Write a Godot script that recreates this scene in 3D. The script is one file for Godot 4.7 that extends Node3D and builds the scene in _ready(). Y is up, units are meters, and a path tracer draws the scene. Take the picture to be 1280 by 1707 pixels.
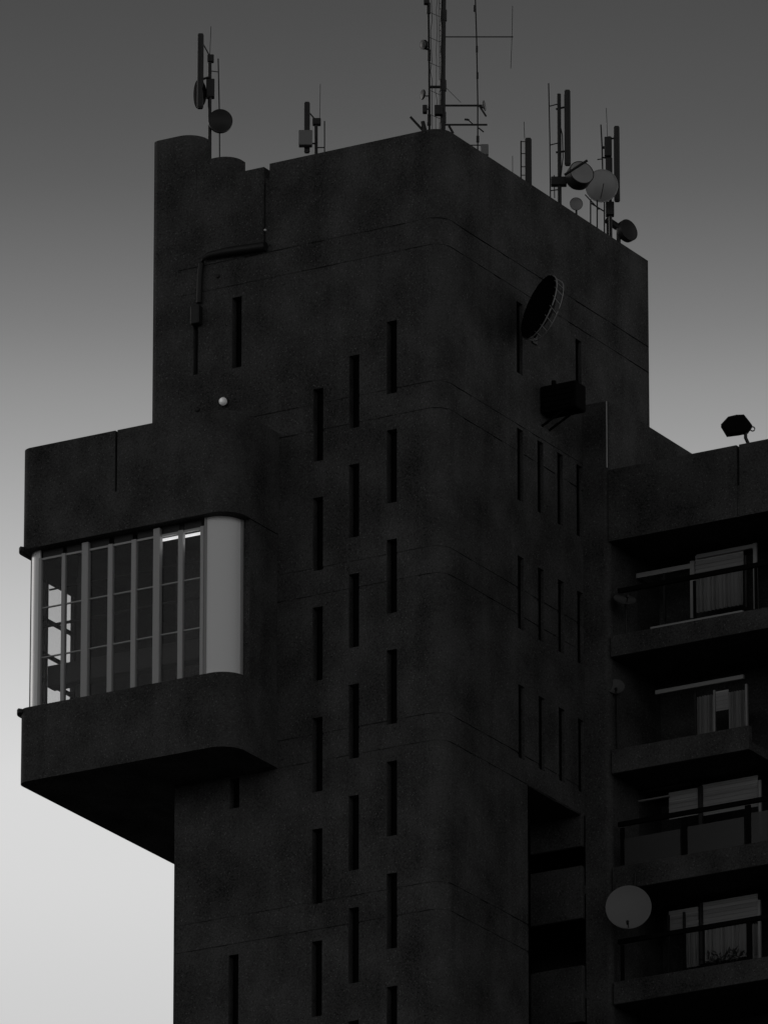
extends Node3D

# ---------------------------------------------------------------- camera facts
const CAM_POS := Vector3(111.78, 1.6, 196.4)
const PITCH := 19.8
const YAW := 30.0
const FOCAL := 17000.0          # in photograph pixels (1280 x 1707)
const ROOF := 92.3              # roof deck of the service tower
const TOP := 92.74              # top of its parapet

var cam_f: Vector3
var cam_r: Vector3
var cam_u: Vector3
var M := {}
var used := {}
var rng := RandomNumberGenerator.new()

func ray(px: float, py: float) -> Vector3:
	return cam_f + cam_r * ((px - 640.0) / FOCAL) + cam_u * ((853.5 - py) / FOCAL)

func on_z(px: float, py: float, z: float) -> Vector3:      # where that sight line meets a wall facing +z
	var d := ray(px, py)
	return CAM_POS + d * ((z - CAM_POS.z) / d.z)

func on_x(px: float, py: float, x: float) -> Vector3:      # ... a wall facing +x
	var d := ray(px, py)
	return CAM_POS + d * ((x - CAM_POS.x) / d.x)

func vp(px: float, py: float, p0: Vector3) -> Vector3:     # ... the upright plane through p0 that is square to the view
	var d := ray(px, py)
	var n := Vector3(cam_f.x, 0, cam_f.z).normalized()
	return CAM_POS + d * ((p0 - CAM_POS).dot(n) / d.dot(n))

# ---------------------------------------------------------------- mesh helpers
func mb() -> SurfaceTool:
	var st := SurfaceTool.new()
	st.begin(Mesh.PRIMITIVE_TRIANGLES)
	return st

func tri(st: SurfaceTool, a: Vector3, b: Vector3, c: Vector3, na: Vector3, nb: Vector3, nc: Vector3) -> void:
	if (b - a).cross(c - a).dot(na + nb + nc) > 0.0:       # front faces run clockwise
		var t := b; b = c; c = t
		var tn := nb; nb = nc; nc = tn
	st.set_normal(na); st.add_vertex(a)
	st.set_normal(nb); st.add_vertex(b)
	st.set_normal(nc); st.add_vertex(c)

func quad(st: SurfaceTool, a: Vector3, b: Vector3, c: Vector3, d: Vector3, n: Vector3) -> void:
	tri(st, a, b, c, n, n, n)
	tri(st, a, c, d, n, n, n)

func quadn(st: SurfaceTool, a: Vector3, b: Vector3, c: Vector3, d: Vector3, na: Vector3, nb: Vector3, nc: Vector3, nd: Vector3) -> void:
	tri(st, a, b, c, na, nb, nc)
	tri(st, a, c, d, na, nc, nd)

func bx(st: SurfaceTool, lo: Vector3, hi: Vector3, xf := Transform3D()) -> void:
	var a := Vector3(minf(lo.x, hi.x), minf(lo.y, hi.y), minf(lo.z, hi.z))
	var b := Vector3(maxf(lo.x, hi.x), maxf(lo.y, hi.y), maxf(lo.z, hi.z))
	var c := []
	for i in 8:
		c.append(xf * Vector3(b.x if i & 1 else a.x, b.y if i & 2 else a.y, b.z if i & 4 else a.z))
	var q := xf.basis.orthonormalized()
	quad(st, c[1], c[3], c[7], c[5], q.x); quad(st, c[0], c[4], c[6], c[2], -q.x)
	quad(st, c[2], c[6], c[7], c[3], q.y); quad(st, c[0], c[1], c[5], c[4], -q.y)
	quad(st, c[4], c[5], c[7], c[6], q.z); quad(st, c[0], c[2], c[3], c[1], -q.z)

# box with chamfered edges
func cbx(st: SurfaceTool, lo: Vector3, hi: Vector3, e: float, xf := Transform3D()) -> void:
	var a := Vector3(minf(lo.x, hi.x), minf(lo.y, hi.y), minf(lo.z, hi.z))
	var b := Vector3(maxf(lo.x, hi.x), maxf(lo.y, hi.y), maxf(lo.z, hi.z))
	var cen := xf * ((a + b) * 0.5)
	var pts := PackedVector3Array()
	for i in 8:
		var p := Vector3(b.x if i & 1 else a.x, b.y if i & 2 else a.y, b.z if i & 4 else a.z)
		var s := Vector3(-1 if i & 1 else 1, -1 if i & 2 else 1, -1 if i & 4 else 1) * e
		pts.append(xf * (p + Vector3(0, s.y, s.z)))
		pts.append(xf * (p + Vector3(s.x, 0, s.z)))
		pts.append(xf * (p + Vector3(s.x, s.y, 0)))
	var f := func(list: Array) -> void:
		var n: Vector3 = (list[1] - list[0]).cross(list[2] - list[0]).normalized()
		if n.dot(list[0] - cen) < 0.0: n = -n
		for k in range(1, list.size() - 1):
			tri(st, list[0], list[k], list[k + 1], n, n, n)
	var g := func(i: int, k: int) -> Vector3: return pts[i * 3 + k]
	for ax in 3:
		var o1 := 1 << ((ax + 1) % 3)
		var o2 := 1 << ((ax + 2) % 3)
		for side in 2:
			var base := (1 << ax) if side else 0
			f.call([g.call(base, ax), g.call(base + o1, ax), g.call(base + o1 + o2, ax), g.call(base + o2, ax)])
		var k1 := (ax + 1) % 3
		var k2 := (ax + 2) % 3
		for s1 in 2:
			for s2 in 2:                                   # the four edges along this axis
				var base2 := (o1 if s1 else 0) + (o2 if s2 else 0)
				var other := base2 + (1 << ax)
				f.call([g.call(base2, k1), g.call(other, k1), g.call(other, k2), g.call(base2, k2)])
	for i in 8:
		f.call([g.call(i, 0), g.call(i, 1), g.call(i, 2)])

func frame_of(dir: Vector3) -> Basis:                      # y along dir
	var y := dir.normalized()
	var h := Vector3.UP if absf(y.y) < 0.9 else Vector3.RIGHT
	var x := h.cross(y).normalized()
	return Basis(x, y, x.cross(y))

func tube(st: SurfaceTool, pts: Array, r, k := 8) -> void:
	var rings := []
	for i in pts.size():
		var d: Vector3
		if i == 0: d = pts[1] - pts[0]
		elif i == pts.size() - 1: d = pts[i] - pts[i - 1]
		else: d = (pts[i + 1] - pts[i]).normalized() + (pts[i] - pts[i - 1]).normalized()
		var q := frame_of(d)
		var rr: float = r[i] if r is Array else r
		var ring := []
		for j in k:
			var t := TAU * j / k
			var n := q.x * cos(t) + q.z * sin(t)
			ring.append([pts[i] + n * rr, n])
		rings.append(ring)
	for i in pts.size() - 1:
		for j in k:
			var a = rings[i][j]; var b = rings[i][(j + 1) % k]; var c = rings[i + 1][(j + 1) % k]; var d2 = rings[i + 1][j]
			quadn(st, a[0], b[0], c[0], d2[0], a[1], b[1], c[1], d2[1])
	for e in [0, pts.size() - 1]:
		var n2: Vector3 = (pts[0] - pts[1]).normalized() if e == 0 else (pts[e] - pts[e - 1]).normalized()
		for j in k:
			tri(st, pts[e], rings[e][j][0], rings[e][(j + 1) % k][0], n2, n2, n2)

# profile of (radius, height along y of xf), turned round that axis
func lathe(st: SurfaceTool, xf: Transform3D, prof: Array, k := 28) -> void:
	for i in prof.size() - 1:
		var p: Vector2 = prof[i]; var q: Vector2 = prof[i + 1]
		var t := q - p
		if t.length() < 1e-6: continue
		var nn := Vector2(t.y, -t.x).normalized()
		for j in k:
			var a0 := TAU * j / k; var a1 := TAU * (j + 1) / k
			var d0 := Vector3(cos(a0), 0, sin(a0)); var d1 := Vector3(cos(a1), 0, sin(a1))
			var n0 := (xf.basis * (d0 * nn.x + Vector3.UP * nn.y)).normalized()
			var n1 := (xf.basis * (d1 * nn.x + Vector3.UP * nn.y)).normalized()
			var A := xf * (d0 * p.x + Vector3.UP * p.y); var B := xf * (d1 * p.x + Vector3.UP * p.y)
			var C := xf * (d1 * q.x + Vector3.UP * q.y); var D := xf * (d0 * q.x + Vector3.UP * q.y)
			if p.x < 1e-5: tri(st, A, C, D, n0, n1, n0)
			elif q.x < 1e-5: tri(st, A, B, C, n0, n1, n0)
			else: quadn(st, A, B, C, D, n0, n1, n1, n0)

# upright prism over a plan polygon (x, z)
func prism(st: SurfaceTool, poly: PackedVector2Array, y0: float, y1: float, xf := Transform3D()) -> void:
	var c := Vector2.ZERO
	for p in poly: c += p
	c /= poly.size()
	var ccw := 0.0
	for i in poly.size():
		ccw += poly[i].cross(poly[(i + 1) % poly.size()])
	for i in poly.size():
		var a := poly[i]; var b := poly[(i + 1) % poly.size()]
		var t := (b - a).normalized()
		var n := Vector2(t.y, -t.x) * (1.0 if ccw > 0 else -1.0)
		quad(st, xf * Vector3(a.x, y0, a.y), xf * Vector3(b.x, y0, b.y), xf * Vector3(b.x, y1, b.y), xf * Vector3(a.x, y1, a.y), xf.basis * Vector3(n.x, 0, n.y))
	var idx := Geometry2D.triangulate_polygon(poly)
	for i in range(0, idx.size(), 3):
		for e in [[y0, Vector3.DOWN], [y1, Vector3.UP]]:
			var n3: Vector3 = xf.basis * e[1]
			tri(st, xf * Vector3(poly[idx[i]].x, e[0], poly[idx[i]].y), xf * Vector3(poly[idx[i + 1]].x, e[0], poly[idx[i + 1]].y), xf * Vector3(poly[idx[i + 2]].x, e[0], poly[idx[i + 2]].y), n3, n3, n3)

# a wall of some thickness that follows an open plan path; nrm holds the outward normals
func ribbon(st: SurfaceTool, path: Array, nrm: Array, out: float, thick: float, y0: float, y1: float) -> void:
	var o := []; var q := []
	for i in path.size():
		var p: Vector2 = path[i]; var n: Vector2 = nrm[i]
		o.append(p + n * out); q.append(p + n * (out - thick))
	for i in path.size() - 1:
		var n0 := Vector3(nrm[i].x, 0, nrm[i].y); var n1 := Vector3(nrm[i + 1].x, 0, nrm[i + 1].y)
		var a := Vector3(o[i].x, y0, o[i].y); var b := Vector3(o[i + 1].x, y0, o[i + 1].y)
		var c := Vector3(q[i].x, y0, q[i].y); var d := Vector3(q[i + 1].x, y0, q[i + 1].y)
		var up := Vector3(0, y1 - y0, 0)
		quadn(st, a, b, b + up, a + up, n0, n1, n1, n0)
		quadn(st, c, d, d + up, c + up, -n0, -n1, -n1, -n0)
		quad(st, a, b, d, c, Vector3.DOWN)
		quad(st, a + up, b + up, d + up, c + up, Vector3.UP)
	for e in [0, path.size() - 1]:
		var t: Vector2 = (path[0] - path[1]) if e == 0 else (path[e] - path[e - 1])
		t = t.normalized()
		quad(st, Vector3(o[e].x, y0, o[e].y), Vector3(q[e].x, y0, q[e].y), Vector3(q[e].x, y1, q[e].y), Vector3(o[e].x, y1, o[e].y), Vector3(t.x, 0, t.y))

func obj(called: String, st: SurfaceTool, m: Material, parent: Node = self) -> MeshInstance3D:
	var o := MeshInstance3D.new()
	o.mesh = st.commit()
	o.material_override = m
	o.name = called if parent != self else numbered(called)
	parent.add_child(o, true)
	return o

func inst(called: String, mesh: Mesh, m: Material, parent: Node, at: Vector3, turn := 0.0) -> MeshInstance3D:
	var o := MeshInstance3D.new()
	o.mesh = mesh; o.material_override = m; o.name = called
	parent.add_child(o, true)
	o.position = at; o.rotation.y = turn
	return o

func numbered(called: String) -> String:
	if not used.has(called):
		used[called] = 0
		return called
	used[called] += 1
	return "%s_%03d" % [called, used[called]]

func tag(o: Node, label: String, category: String, group := "") -> void:
	o.set_meta("label", label); o.set_meta("category", category)
	if group: o.set_meta("group", group)

func thing(called: String, label: String, category: String, at := Vector3.ZERO, turn := 0.0, group := "") -> Node3D:
	var o := Node3D.new()
	o.name = numbered(called)
	add_child(o)
	o.position = at; o.rotation.y = turn
	tag(o, label, category, group)
	return o

func part_node(called: String, parent: Node, label := "") -> Node3D:
	var o := Node3D.new()
	o.name = called
	parent.add_child(o, true)
	if label: o.set_meta("label", label)
	return o

# ---------------------------------------------------------------- materials
func grey(v: float) -> Color:                              # linear value to the sRGB colour that albedo_color expects
	return Color(v, v, v).linear_to_srgb()

func plain(v: float, rough := 0.7, metal := 0.0) -> StandardMaterial3D:
	var m := StandardMaterial3D.new()
	m.albedo_color = grey(v); m.roughness = rough; m.metallic = metal
	return m

# cast concrete: fine exposed grit, larger blotches and rain streaks
func concrete(base: float, seed_: int, grit: float, streak: float) -> StandardMaterial3D:
	var n := 1024
	var mk := func(s: int, freq: float, oct: int) -> PackedByteArray:
		var f := FastNoiseLite.new()
		f.seed = s; f.frequency = freq; f.noise_type = FastNoiseLite.TYPE_SIMPLEX_SMOOTH
		f.fractal_type = FastNoiseLite.FRACTAL_FBM; f.fractal_octaves = oct
		var im := f.get_seamless_image(n, n, false, false, 0.1, true)
		im.convert(Image.FORMAT_L8)
		return im.get_data()
	var coarse: PackedByteArray = mk.call(seed_, 0.006, 5)
	var fine: PackedByteArray = mk.call(seed_ + 1, 0.16, 2)
	var run: PackedByteArray = mk.call(seed_ + 2, 0.02, 4)
	rng.seed = seed_ + 9
	var lut := PackedByteArray()
	for i in 1001:
		lut.append(int(round(clampf(Color(i * 0.001, 0, 0).linear_to_srgb().r, 0, 1) * 255.0)))
	var data := PackedByteArray()
	data.resize(n * n)
	var speck := PackedInt32Array()
	for i in n * n / 4: speck.append(rng.randi() & 1023)
	for y in n:
		var ry := int(y * 0.06) * n
		for x in n:
			var i := y * n + x
			var v := 1.0 + (coarse[i] - 128) / 128.0 * 0.42 + (fine[i] - 128) / 128.0 * grit + (run[ry + x] - 128) / 128.0 * streak
			var h := speck[(y >> 1) * (n / 2) + (x >> 1)]
			v += (h - 512) / 512.0 * 0.26
			if h > 1012: v += 1.1
			elif h < 10: v -= 0.4
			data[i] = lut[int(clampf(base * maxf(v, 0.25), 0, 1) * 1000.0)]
	var img := Image.create_from_data(n, n, false, Image.FORMAT_L8, data)
	img.convert(Image.FORMAT_RGB8)
	var m := StandardMaterial3D.new()
	m.albedo_texture = ImageTexture.create_from_image(img)
	m.uv1_triplanar = true; m.uv1_world_triplanar = true
	m.uv1_scale = Vector3.ONE / 12.0
	m.roughness = 0.95
	m.metallic_specular = 0.2
	return m

func materials() -> void:
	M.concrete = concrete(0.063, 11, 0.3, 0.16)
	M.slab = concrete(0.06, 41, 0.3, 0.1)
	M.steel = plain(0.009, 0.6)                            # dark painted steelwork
	M.galv_dark = plain(0.03, 0.6, 0.2)
	M.galv = plain(0.1, 0.5, 0.3)
	M.radome = plain(0.013, 0.6)
	M.radome_light = plain(0.17, 0.55)
	M.dish_grey = plain(0.16, 0.6)
	M.dish_pale = plain(0.34, 0.6)
	M.dish_dark = plain(0.012, 0.7)
	M.balcony_dish = plain(0.07, 0.7)
	M.white = plain(0.72, 0.45)
	M.panel = plain(0.82, 0.4)
	M.mullion = plain(0.42, 0.5)
	M.frame = plain(0.3, 0.6)
	M.curtain = plain(0.32, 0.9)
	M.blind = plain(0.44, 0.9)
	M.black = plain(0.006, 0.8)
	M.black.metallic_specular = 0.1
	M.terracotta = plain(0.12, 0.9)
	M.leaf = plain(0.05, 0.8)
	M.ground = plain(0.06, 0.95)
	var g := plain(0.02, 0.08)
	g.transparency = BaseMaterial3D.TRANSPARENCY_ALPHA
	g.albedo_color.a = 0.1
	g.metallic_specular = 0.25
	M.glass = g
	var d := plain(0.006, 0.35)
	d.metallic_specular = 0.1
	M.slit_glass = d
	var wired := plain(0.05, 0.5)
	wired.transparency = BaseMaterial3D.TRANSPARENCY_ALPHA
	wired.albedo_color.a = 0.75
	M.wired = wired

# ---------------------------------------------------------------- service tower
const SHAFT_L := -7.33
const BACK_Z := -10.23
const CR := 0.42                                           # corner radius
var slits := []                                            # [s0, s1, y0, y1]
var grooves := []                                          # [y0, y1]
var SL := 0.0                                              # length of the left face up to the rounding
var SA := 0.0                                              # ... after the rounding

func path_at(s: float) -> Array:                           # position and outward normal on the plan of the two faces
	if s <= SL: return [Vector2(SHAFT_L + s, 0), Vector2(0, 1)]
	if s < SA:
		var t := (s - SL) / (SA - SL) * PI / 2
		return [Vector2(-CR + sin(t) * CR, -CR + cos(t) * CR), Vector2(sin(t), cos(t))]
	return [Vector2(0, -CR - (s - SA)), Vector2(1, 0)]

func s_left(x: float) -> float: return x - SHAFT_L
func s_right(z: float) -> float: return SA + (-CR - z)

func depth_at(s: float, y: float) -> float:
	if s > s_right(-4.0) and s < s_right(-8.8) and y < 77.33: return 2.6
	for q in slits:
		if s > q[0] and s < q[1] and y > q[2] and y < q[3]: return q[4]
	for g in grooves:                                      # cast joints, pointed unevenly along their length
		if y > g[0] and y < g[1]:
			var hv := sin(floorf(s / 0.37) * 12.9898 + g[0] * 78.233) * 43758.5453
			return 0.009 + 0.022 * pow(hv - floorf(hv), 1.4)
	if s > s_left(-4.95) and s < s_left(-4.89) and y > 90.6: return 0.06
	return 0.0

func build_tower() -> void:
	SL = -CR - SHAFT_L
	SA = SL + CR * PI / 2
	var tower := thing("service_tower", "tall dark concrete service tower with slit windows and a cantilevered glazed plant room", "tower")
	# slit windows: the stair flights of one face, the rows of the other
	for c in [[-1.40, 88.04], [-2.43, 87.36], [-3.42, 86.70]]:
		for k in 9:
			var t: float = c[1] - 2.757 * k
			slits.append([s_left(c[0] - 0.14), s_left(c[0] + 0.14), t - 1.84, t, 0.26])
	for t in [[89.47, 87.66], [77.30, 76.55], [72.93, 71.1], [70.17, 68.34]]:
		slits.append([s_left(-5.82), s_left(-5.55), t[1], t[0], 0.26])
	slits.append([s_left(-6.90), s_left(-6.77), 87.69, 88.98, 0.26])
	for z in [-3.72, -4.71, -5.69, -6.64]:
		for k in 4:
			if k == 0 and (z == -4.71 or z == -5.69): continue
			var t2: float = 89.47 - 3.245 * k
			slits.append([s_right(z + 0.145), s_right(z - 0.145), t2 - 1.83, t2, 0.14])
	for k in 7:
		var y := 90.47 - 4.147 * k
		grooves.append([y - 0.055, y])
		grooves.append([y - 0.72, y - 0.675])
	var ss := [0.0, SL, SA, s_right(BACK_Z), s_left(-4.95), s_left(-4.89), s_right(-4.0), s_right(-8.8)]
	for i in range(1, 8): ss.append(SL + (SA - SL) * i / 8.0)
	for i in range(1, 60):
		if i * 0.37 < s_right(BACK_Z) - 0.05: ss.append(i * 0.37)
	var ys := [60.0, ROOF, 77.33, 90.6]
	for q in slits:
		ss.append(q[0]); ss.append(q[1]); ys.append(q[2]); ys.append(q[3])
	for g in grooves:
		ys.append(g[0]); ys.append(g[1])
	ss.sort(); ys.sort()
	var cuts := [60.0]
	for g in grooves: if g[0] > 61.0: cuts.append(g[0])
	cuts.append(ROOF)
	cuts.sort()
	var clean := func(a: Array) -> Array:
		var r := []
		for v in a:
			if (r.is_empty() or v - r[-1] > 1e-4) : r.append(v)
		return r
	ss = clean.call(ss); ys = clean.call(ys)
	var W := func(s: float, y: float, d: float) -> Vector3:
		var p := path_at(s)
		return Vector3(p[0].x - p[1].x * d, y, p[0].y - p[1].y * d)
	var D := []
	for j in ys.size() - 1:
		var row := PackedFloat32Array()
		for i in ss.size() - 1: row.append(depth_at((ss[i] + ss[i + 1]) * 0.5, (ys[j] + ys[j + 1]) * 0.5))
		D.append(row)
	for b in cuts.size() - 1:                              # one cast lift of concrete between two joints at a time
		var st := mb()
		for j in ys.size() - 1:
			if ys[j] < cuts[b] - 1e-4 or ys[j + 1] > cuts[b + 1] + 1e-4: continue
			for i in ss.size() - 1:
				var d: float = D[j][i]
				var n0: Vector2 = path_at(ss[i] + 1e-5)[1]; var n1: Vector2 = path_at(ss[i + 1] - 1e-5)[1]
				var N0 := Vector3(n0.x, 0, n0.y); var N1 := Vector3(n1.x, 0, n1.y)
				var a: Vector3 = W.call(ss[i], ys[j], d); var c: Vector3 = W.call(ss[i + 1], ys[j], d)
				var e: Vector3 = W.call(ss[i + 1], ys[j + 1], d); var f: Vector3 = W.call(ss[i], ys[j + 1], d)
				quadn(st, a, c, e, f, N0, N1, N1, N0)
				# reveals, owned by the shallower cell
				for nb in [[-1, 0], [1, 0], [0, -1], [0, 1]]:
					var i2: int = i + nb[0]; var j2: int = j + nb[1]
					if i2 < 0 or j2 < 0 or i2 >= ss.size() - 1 or j2 >= ys.size() - 1: continue
					var d2: float = D[j2][i2]
					if d2 <= d + 1e-5: continue
					var t3 := Vector3(n1.y, 0, -n1.x)
					if nb[0] != 0:
						var sx: float = ss[i] if nb[0] < 0 else ss[i + 1]
						quad(st, W.call(sx, ys[j], d), W.call(sx, ys[j + 1], d), W.call(sx, ys[j + 1], d2), W.call(sx, ys[j], d2), t3 * nb[0])
					else:
						var yy: float = ys[j] if nb[1] < 0 else ys[j + 1]
						quad(st, W.call(ss[i], yy, d), W.call(ss[i + 1], yy, d), W.call(ss[i + 1], yy, d2), W.call(ss[i], yy, d2), Vector3(0, nb[1], 0))
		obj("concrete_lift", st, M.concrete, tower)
	# slit windows set back in the reveals
	var meshes := {}
	for q in slits:
		var w: float = q[1] - q[0] - 0.006; var h: float = q[3] - q[2] - 0.006
		var key := "%.3f %.3f" % [w, h]
		if not meshes.has(key):
			var fr := mb()
			for sgn in [-1, 1]:
				bx(fr, Vector3(sgn * w / 2, 0, 0), Vector3(sgn * (w / 2 - 0.025), h, 0.05))
				bx(fr, Vector3(-w / 2 + 0.025, h / 2 + sgn * h / 2, 0), Vector3(w / 2 - 0.025, h / 2 + sgn * (h / 2 - 0.03), 0.05))
			var pn := mb()
			bx(pn, Vector3(-w / 2 + 0.025, 0.03, 0.01), Vector3(w / 2 - 0.025, h - 0.03, 0.03))
			meshes[key] = [fr.commit(), pn.commit()]
		var pp := path_at((q[0] + q[1]) * 0.5)
		var at := Vector3(pp[0].x - pp[1].x * (q[4] - 0.003), q[2] + 0.003, pp[0].y - pp[1].y * (q[4] - 0.003))
		var o := inst("slit_window", meshes[key][0], M.black, tower, at, atan2(pp[1].x, pp[1].y))
		inst("pane", meshes[key][1], M.slit_glass, o, Vector3.ZERO)
	# bulk behind the faces: flanks, rear and the part below the frame
	var st2 := mb()
	quad(st2, Vector3(SHAFT_L, 0, 0), Vector3(SHAFT_L, 0, BACK_Z), Vector3(SHAFT_L, ROOF, BACK_Z), Vector3(SHAFT_L, ROOF, 0), Vector3.LEFT)
	quad(st2, Vector3(SHAFT_L, 0, BACK_Z), Vector3(0, 0, BACK_Z), Vector3(0, ROOF, BACK_Z), Vector3(SHAFT_L, ROOF, BACK_Z), Vector3.FORWARD)
	obj("rear_wall", st2, M.concrete, tower)
	var st3 := mb()
	var plan := PackedVector2Array([Vector2(SHAFT_L, BACK_Z), Vector2(SHAFT_L, 0)])
	for i in 9:
		plan.append(path_at(SL + (SA - SL) * i / 8.0)[0])
	plan.append(Vector2(0, BACK_Z))
	prism(st3, plan, 0.0, 60.0)
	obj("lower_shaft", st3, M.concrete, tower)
	var st4 := mb()
	var deck := PackedVector2Array()
	for p in plan: deck.append(Vector2(clampf(p.x, SHAFT_L + 0.05, -0.3), clampf(p.y, BACK_Z + 0.05, -0.3)))
	deck = Geometry2D.convex_hull(deck)
	deck.remove_at(deck.size() - 1)
	prism(st4, deck, ROOF - 0.3, ROOF)
	obj("roof", st4, M.slab, tower)
	# parapet round the roof, from the expansion joint to the far end of the other face
	var pts := []; var nr := []
	for s in [s_left(-4.79), SL * 0.7] : pts.append(path_at(s)[0]); nr.append(path_at(s)[1])
	for i in 9: pts.append(path_at(SL + (SA - SL) * i / 8.0)[0]); nr.append(path_at(SL + (SA - SL) * i / 8.0)[1])
	pts.append(Vector2(0, BACK_Z)); nr.append(Vector2(1, 0))
	var st5 := mb()
	ribbon(st5, pts, nr, 0.0, 0.32, ROOF, TOP)
	obj("parapet", st5, M.concrete, tower)
	var st5b := mb()
	ribbon(st5b, [Vector2(-5.836, 0), Vector2(-4.95, 0)], [Vector2(0, 1), Vector2(0, 1)], 0.0, 0.32, ROOF, 92.69)
	ribbon(st5b, [Vector2(-4.95, 0), Vector2(-4.79, 0)], [Vector2(0, 1), Vector2(0, 1)], -0.05, 0.27, ROOF, 92.4)
	obj("parapet", st5b, M.concrete, tower)
	# flue stacks: two rounded concrete shafts stepping down towards the roof
	for f in [[-8.12, -6.84, 85.2, 93.97, 0.5], [-6.84, -5.84, ROOF, 93.2, 0.45]]:
		var st6 := mb()
		var poly := PackedVector2Array([Vector2(f[0], -3.2), Vector2(f[0], -0.16), Vector2(f[0] + 0.05, -0.05), Vector2(f[0] + 0.16, 0)])
		var r: float = f[4]
		for i in 9:
			var t := PI / 2 * i / 8.0
			poly.append(Vector2(f[1] - r + sin(t) * r, -r + cos(t) * r))
		poly.append(Vector2(f[1], -0.62))
		if f[2] > 90.0:
			poly[0] = Vector2(f[0] - 0.4, -0.62); poly[1] = Vector2(f[0] - 0.4, -0.502); poly[2] = Vector2(f[0] + 0.004, -0.502); poly[3] = Vector2(f[0] + 0.004, 0)
		else: poly[0].y = -0.62
		if f[2] < 90.0:
			# below the roof only the strip beyond the shaft's own face stands out
			prism(st6, PackedVector2Array([Vector2(f[0], -3.2), Vector2(f[0], -0.16), Vector2(f[0] + 0.05, -0.05), Vector2(f[0] + 0.16, 0), Vector2(SHAFT_L, 0), Vector2(SHAFT_L, -3.2)]), f[2], ROOF)
		var step: float = 93.17 if f[2] < 90.0 else 92.66     # square below the neighbour's top, rounded above it
		prism(st6, PackedVector2Array([Vector2(poly[0].x, -0.62), poly[1], poly[2], poly[3], Vector2(f[1] - 0.002, 0), Vector2(f[1] - 0.002, -0.62)]), ROOF, step)
		prism(st6, poly, step, f[3])
		obj("flue_stack", st6, M.concrete, tower)
	# cranked pipe on the wall with its bracket box
	var st7 := mb()
	var pa := []
	for q in [[443, 410, 0.13], [380, 419, 0.12], [350, 425, 0.12], [340, 430, 0.12], [336, 440, 0.11], [333.5, 460, 0.1], [332, 505, 0.1]]:
		var w3 := on_z(q[0], q[1], q[2]); pa.append(w3)
	tube(st7, pa, [0.11, 0.105, 0.085, 0.08, 0.075, 0.07, 0.07], 10)
	var pipe := obj("wall_pipe", st7, M.steel, tower)
	var st8 := mb()
	var bl := on_z(324, 545, 0.0); var bh := on_z(339, 505, 0.2)
	cbx(st8, Vector3(bl.x, bl.y, 0.002), Vector3(bl.x + 0.24, bh.y, 0.2), 0.02)
	obj("bracket_box", st8, M.steel, pipe)
	for q in [[364, 461, 0.05, M.steel], [443, 384, 0.03, M.white], [330, 683, 0.06, M.steel]]:
		var at := on_z(q[0], q[1], 0.0)
		var s9 := mb()
		lathe(s9, Transform3D(Basis(Vector3.RIGHT, Vector3.BACK, Vector3.DOWN), at), [Vector2(0, 0.002), Vector2(q[2], 0.002), Vector2(q[2], 0.03), Vector2(q[2] * 0.6, 0.05), Vector2(0, 0.05)], 12)
		obj("vent_cap", s9, q[3], tower)
	build_bridge(tower)
	build_plant_room(tower)

func build_bridge(tower: Node3D) -> void:
	# walkway fronts inside the open recess where the tower links to the flats
	var z := -6.78
	for q in [[1352, 1420], [1452, 1540], [1618, 1712]]:
		var hi := on_z(932, q[0], z).y; var lo := on_z(932, q[1], z).y
		var st := mb()
		cbx(st, Vector3(-1.42, lo, z), Vector3(-0.004, hi, z + 0.14), 0.015)
		obj("walkway_front", st, M.slab, tower)
	for y in [75.6, 73.0, 70.1]:
		var stb := mb()
		bx(stb, Vector3(-2.59, y - 0.2, -8.79), Vector3(-0.004, y, z - 0.002))
		obj("walkway_floor", stb, M.concrete, tower)

# ---------------------------------------------------------------- cantilevered plant room
const PX0 := -10.44
const PX1 := -4.50
const PZ := 2.12
func room_path(inset: float, rl: float, rr: float) -> Array:      # plan from the shaft, round the front, to the rear
	var p := []; var n := []
	var x0 := PX0 + inset; var x1 := PX1 - inset; var z1 := PZ - inset
	p.append(Vector2(x1, 0.003)); n.append(Vector2(1, 0))
	for i in 13:
		var t := PI / 2 * (1.0 - i / 12.0)
		n.append(Vector2(sin(t), cos(t))); p.append(Vector2(x1 - rr, z1 - rr) + Vector2(sin(t), cos(t)) * rr)
	for i in 9:
		var t2 := PI / 2 * i / 8.0
		n.append(Vector2(-sin(t2), cos(t2))); p.append(Vector2(x0 + rl, z1 - rl) + Vector2(-sin(t2), cos(t2)) * rl)
	p.append(Vector2(x0, -5.2)); n.append(Vector2(-1, 0))
	return [p, n]

func cut_path(a: Array, keep: Callable, at: Vector2, nrm: Vector2, first: bool) -> Array:
	var p := []; var n := []
	if first: p.append(at); n.append(nrm)
	for i in a[0].size():
		if keep.call(a[0][i]): p.append(a[0][i]); n.append(a[1][i])
	if not first: p.append(at); n.append(nrm)
	return [p, n]

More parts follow.
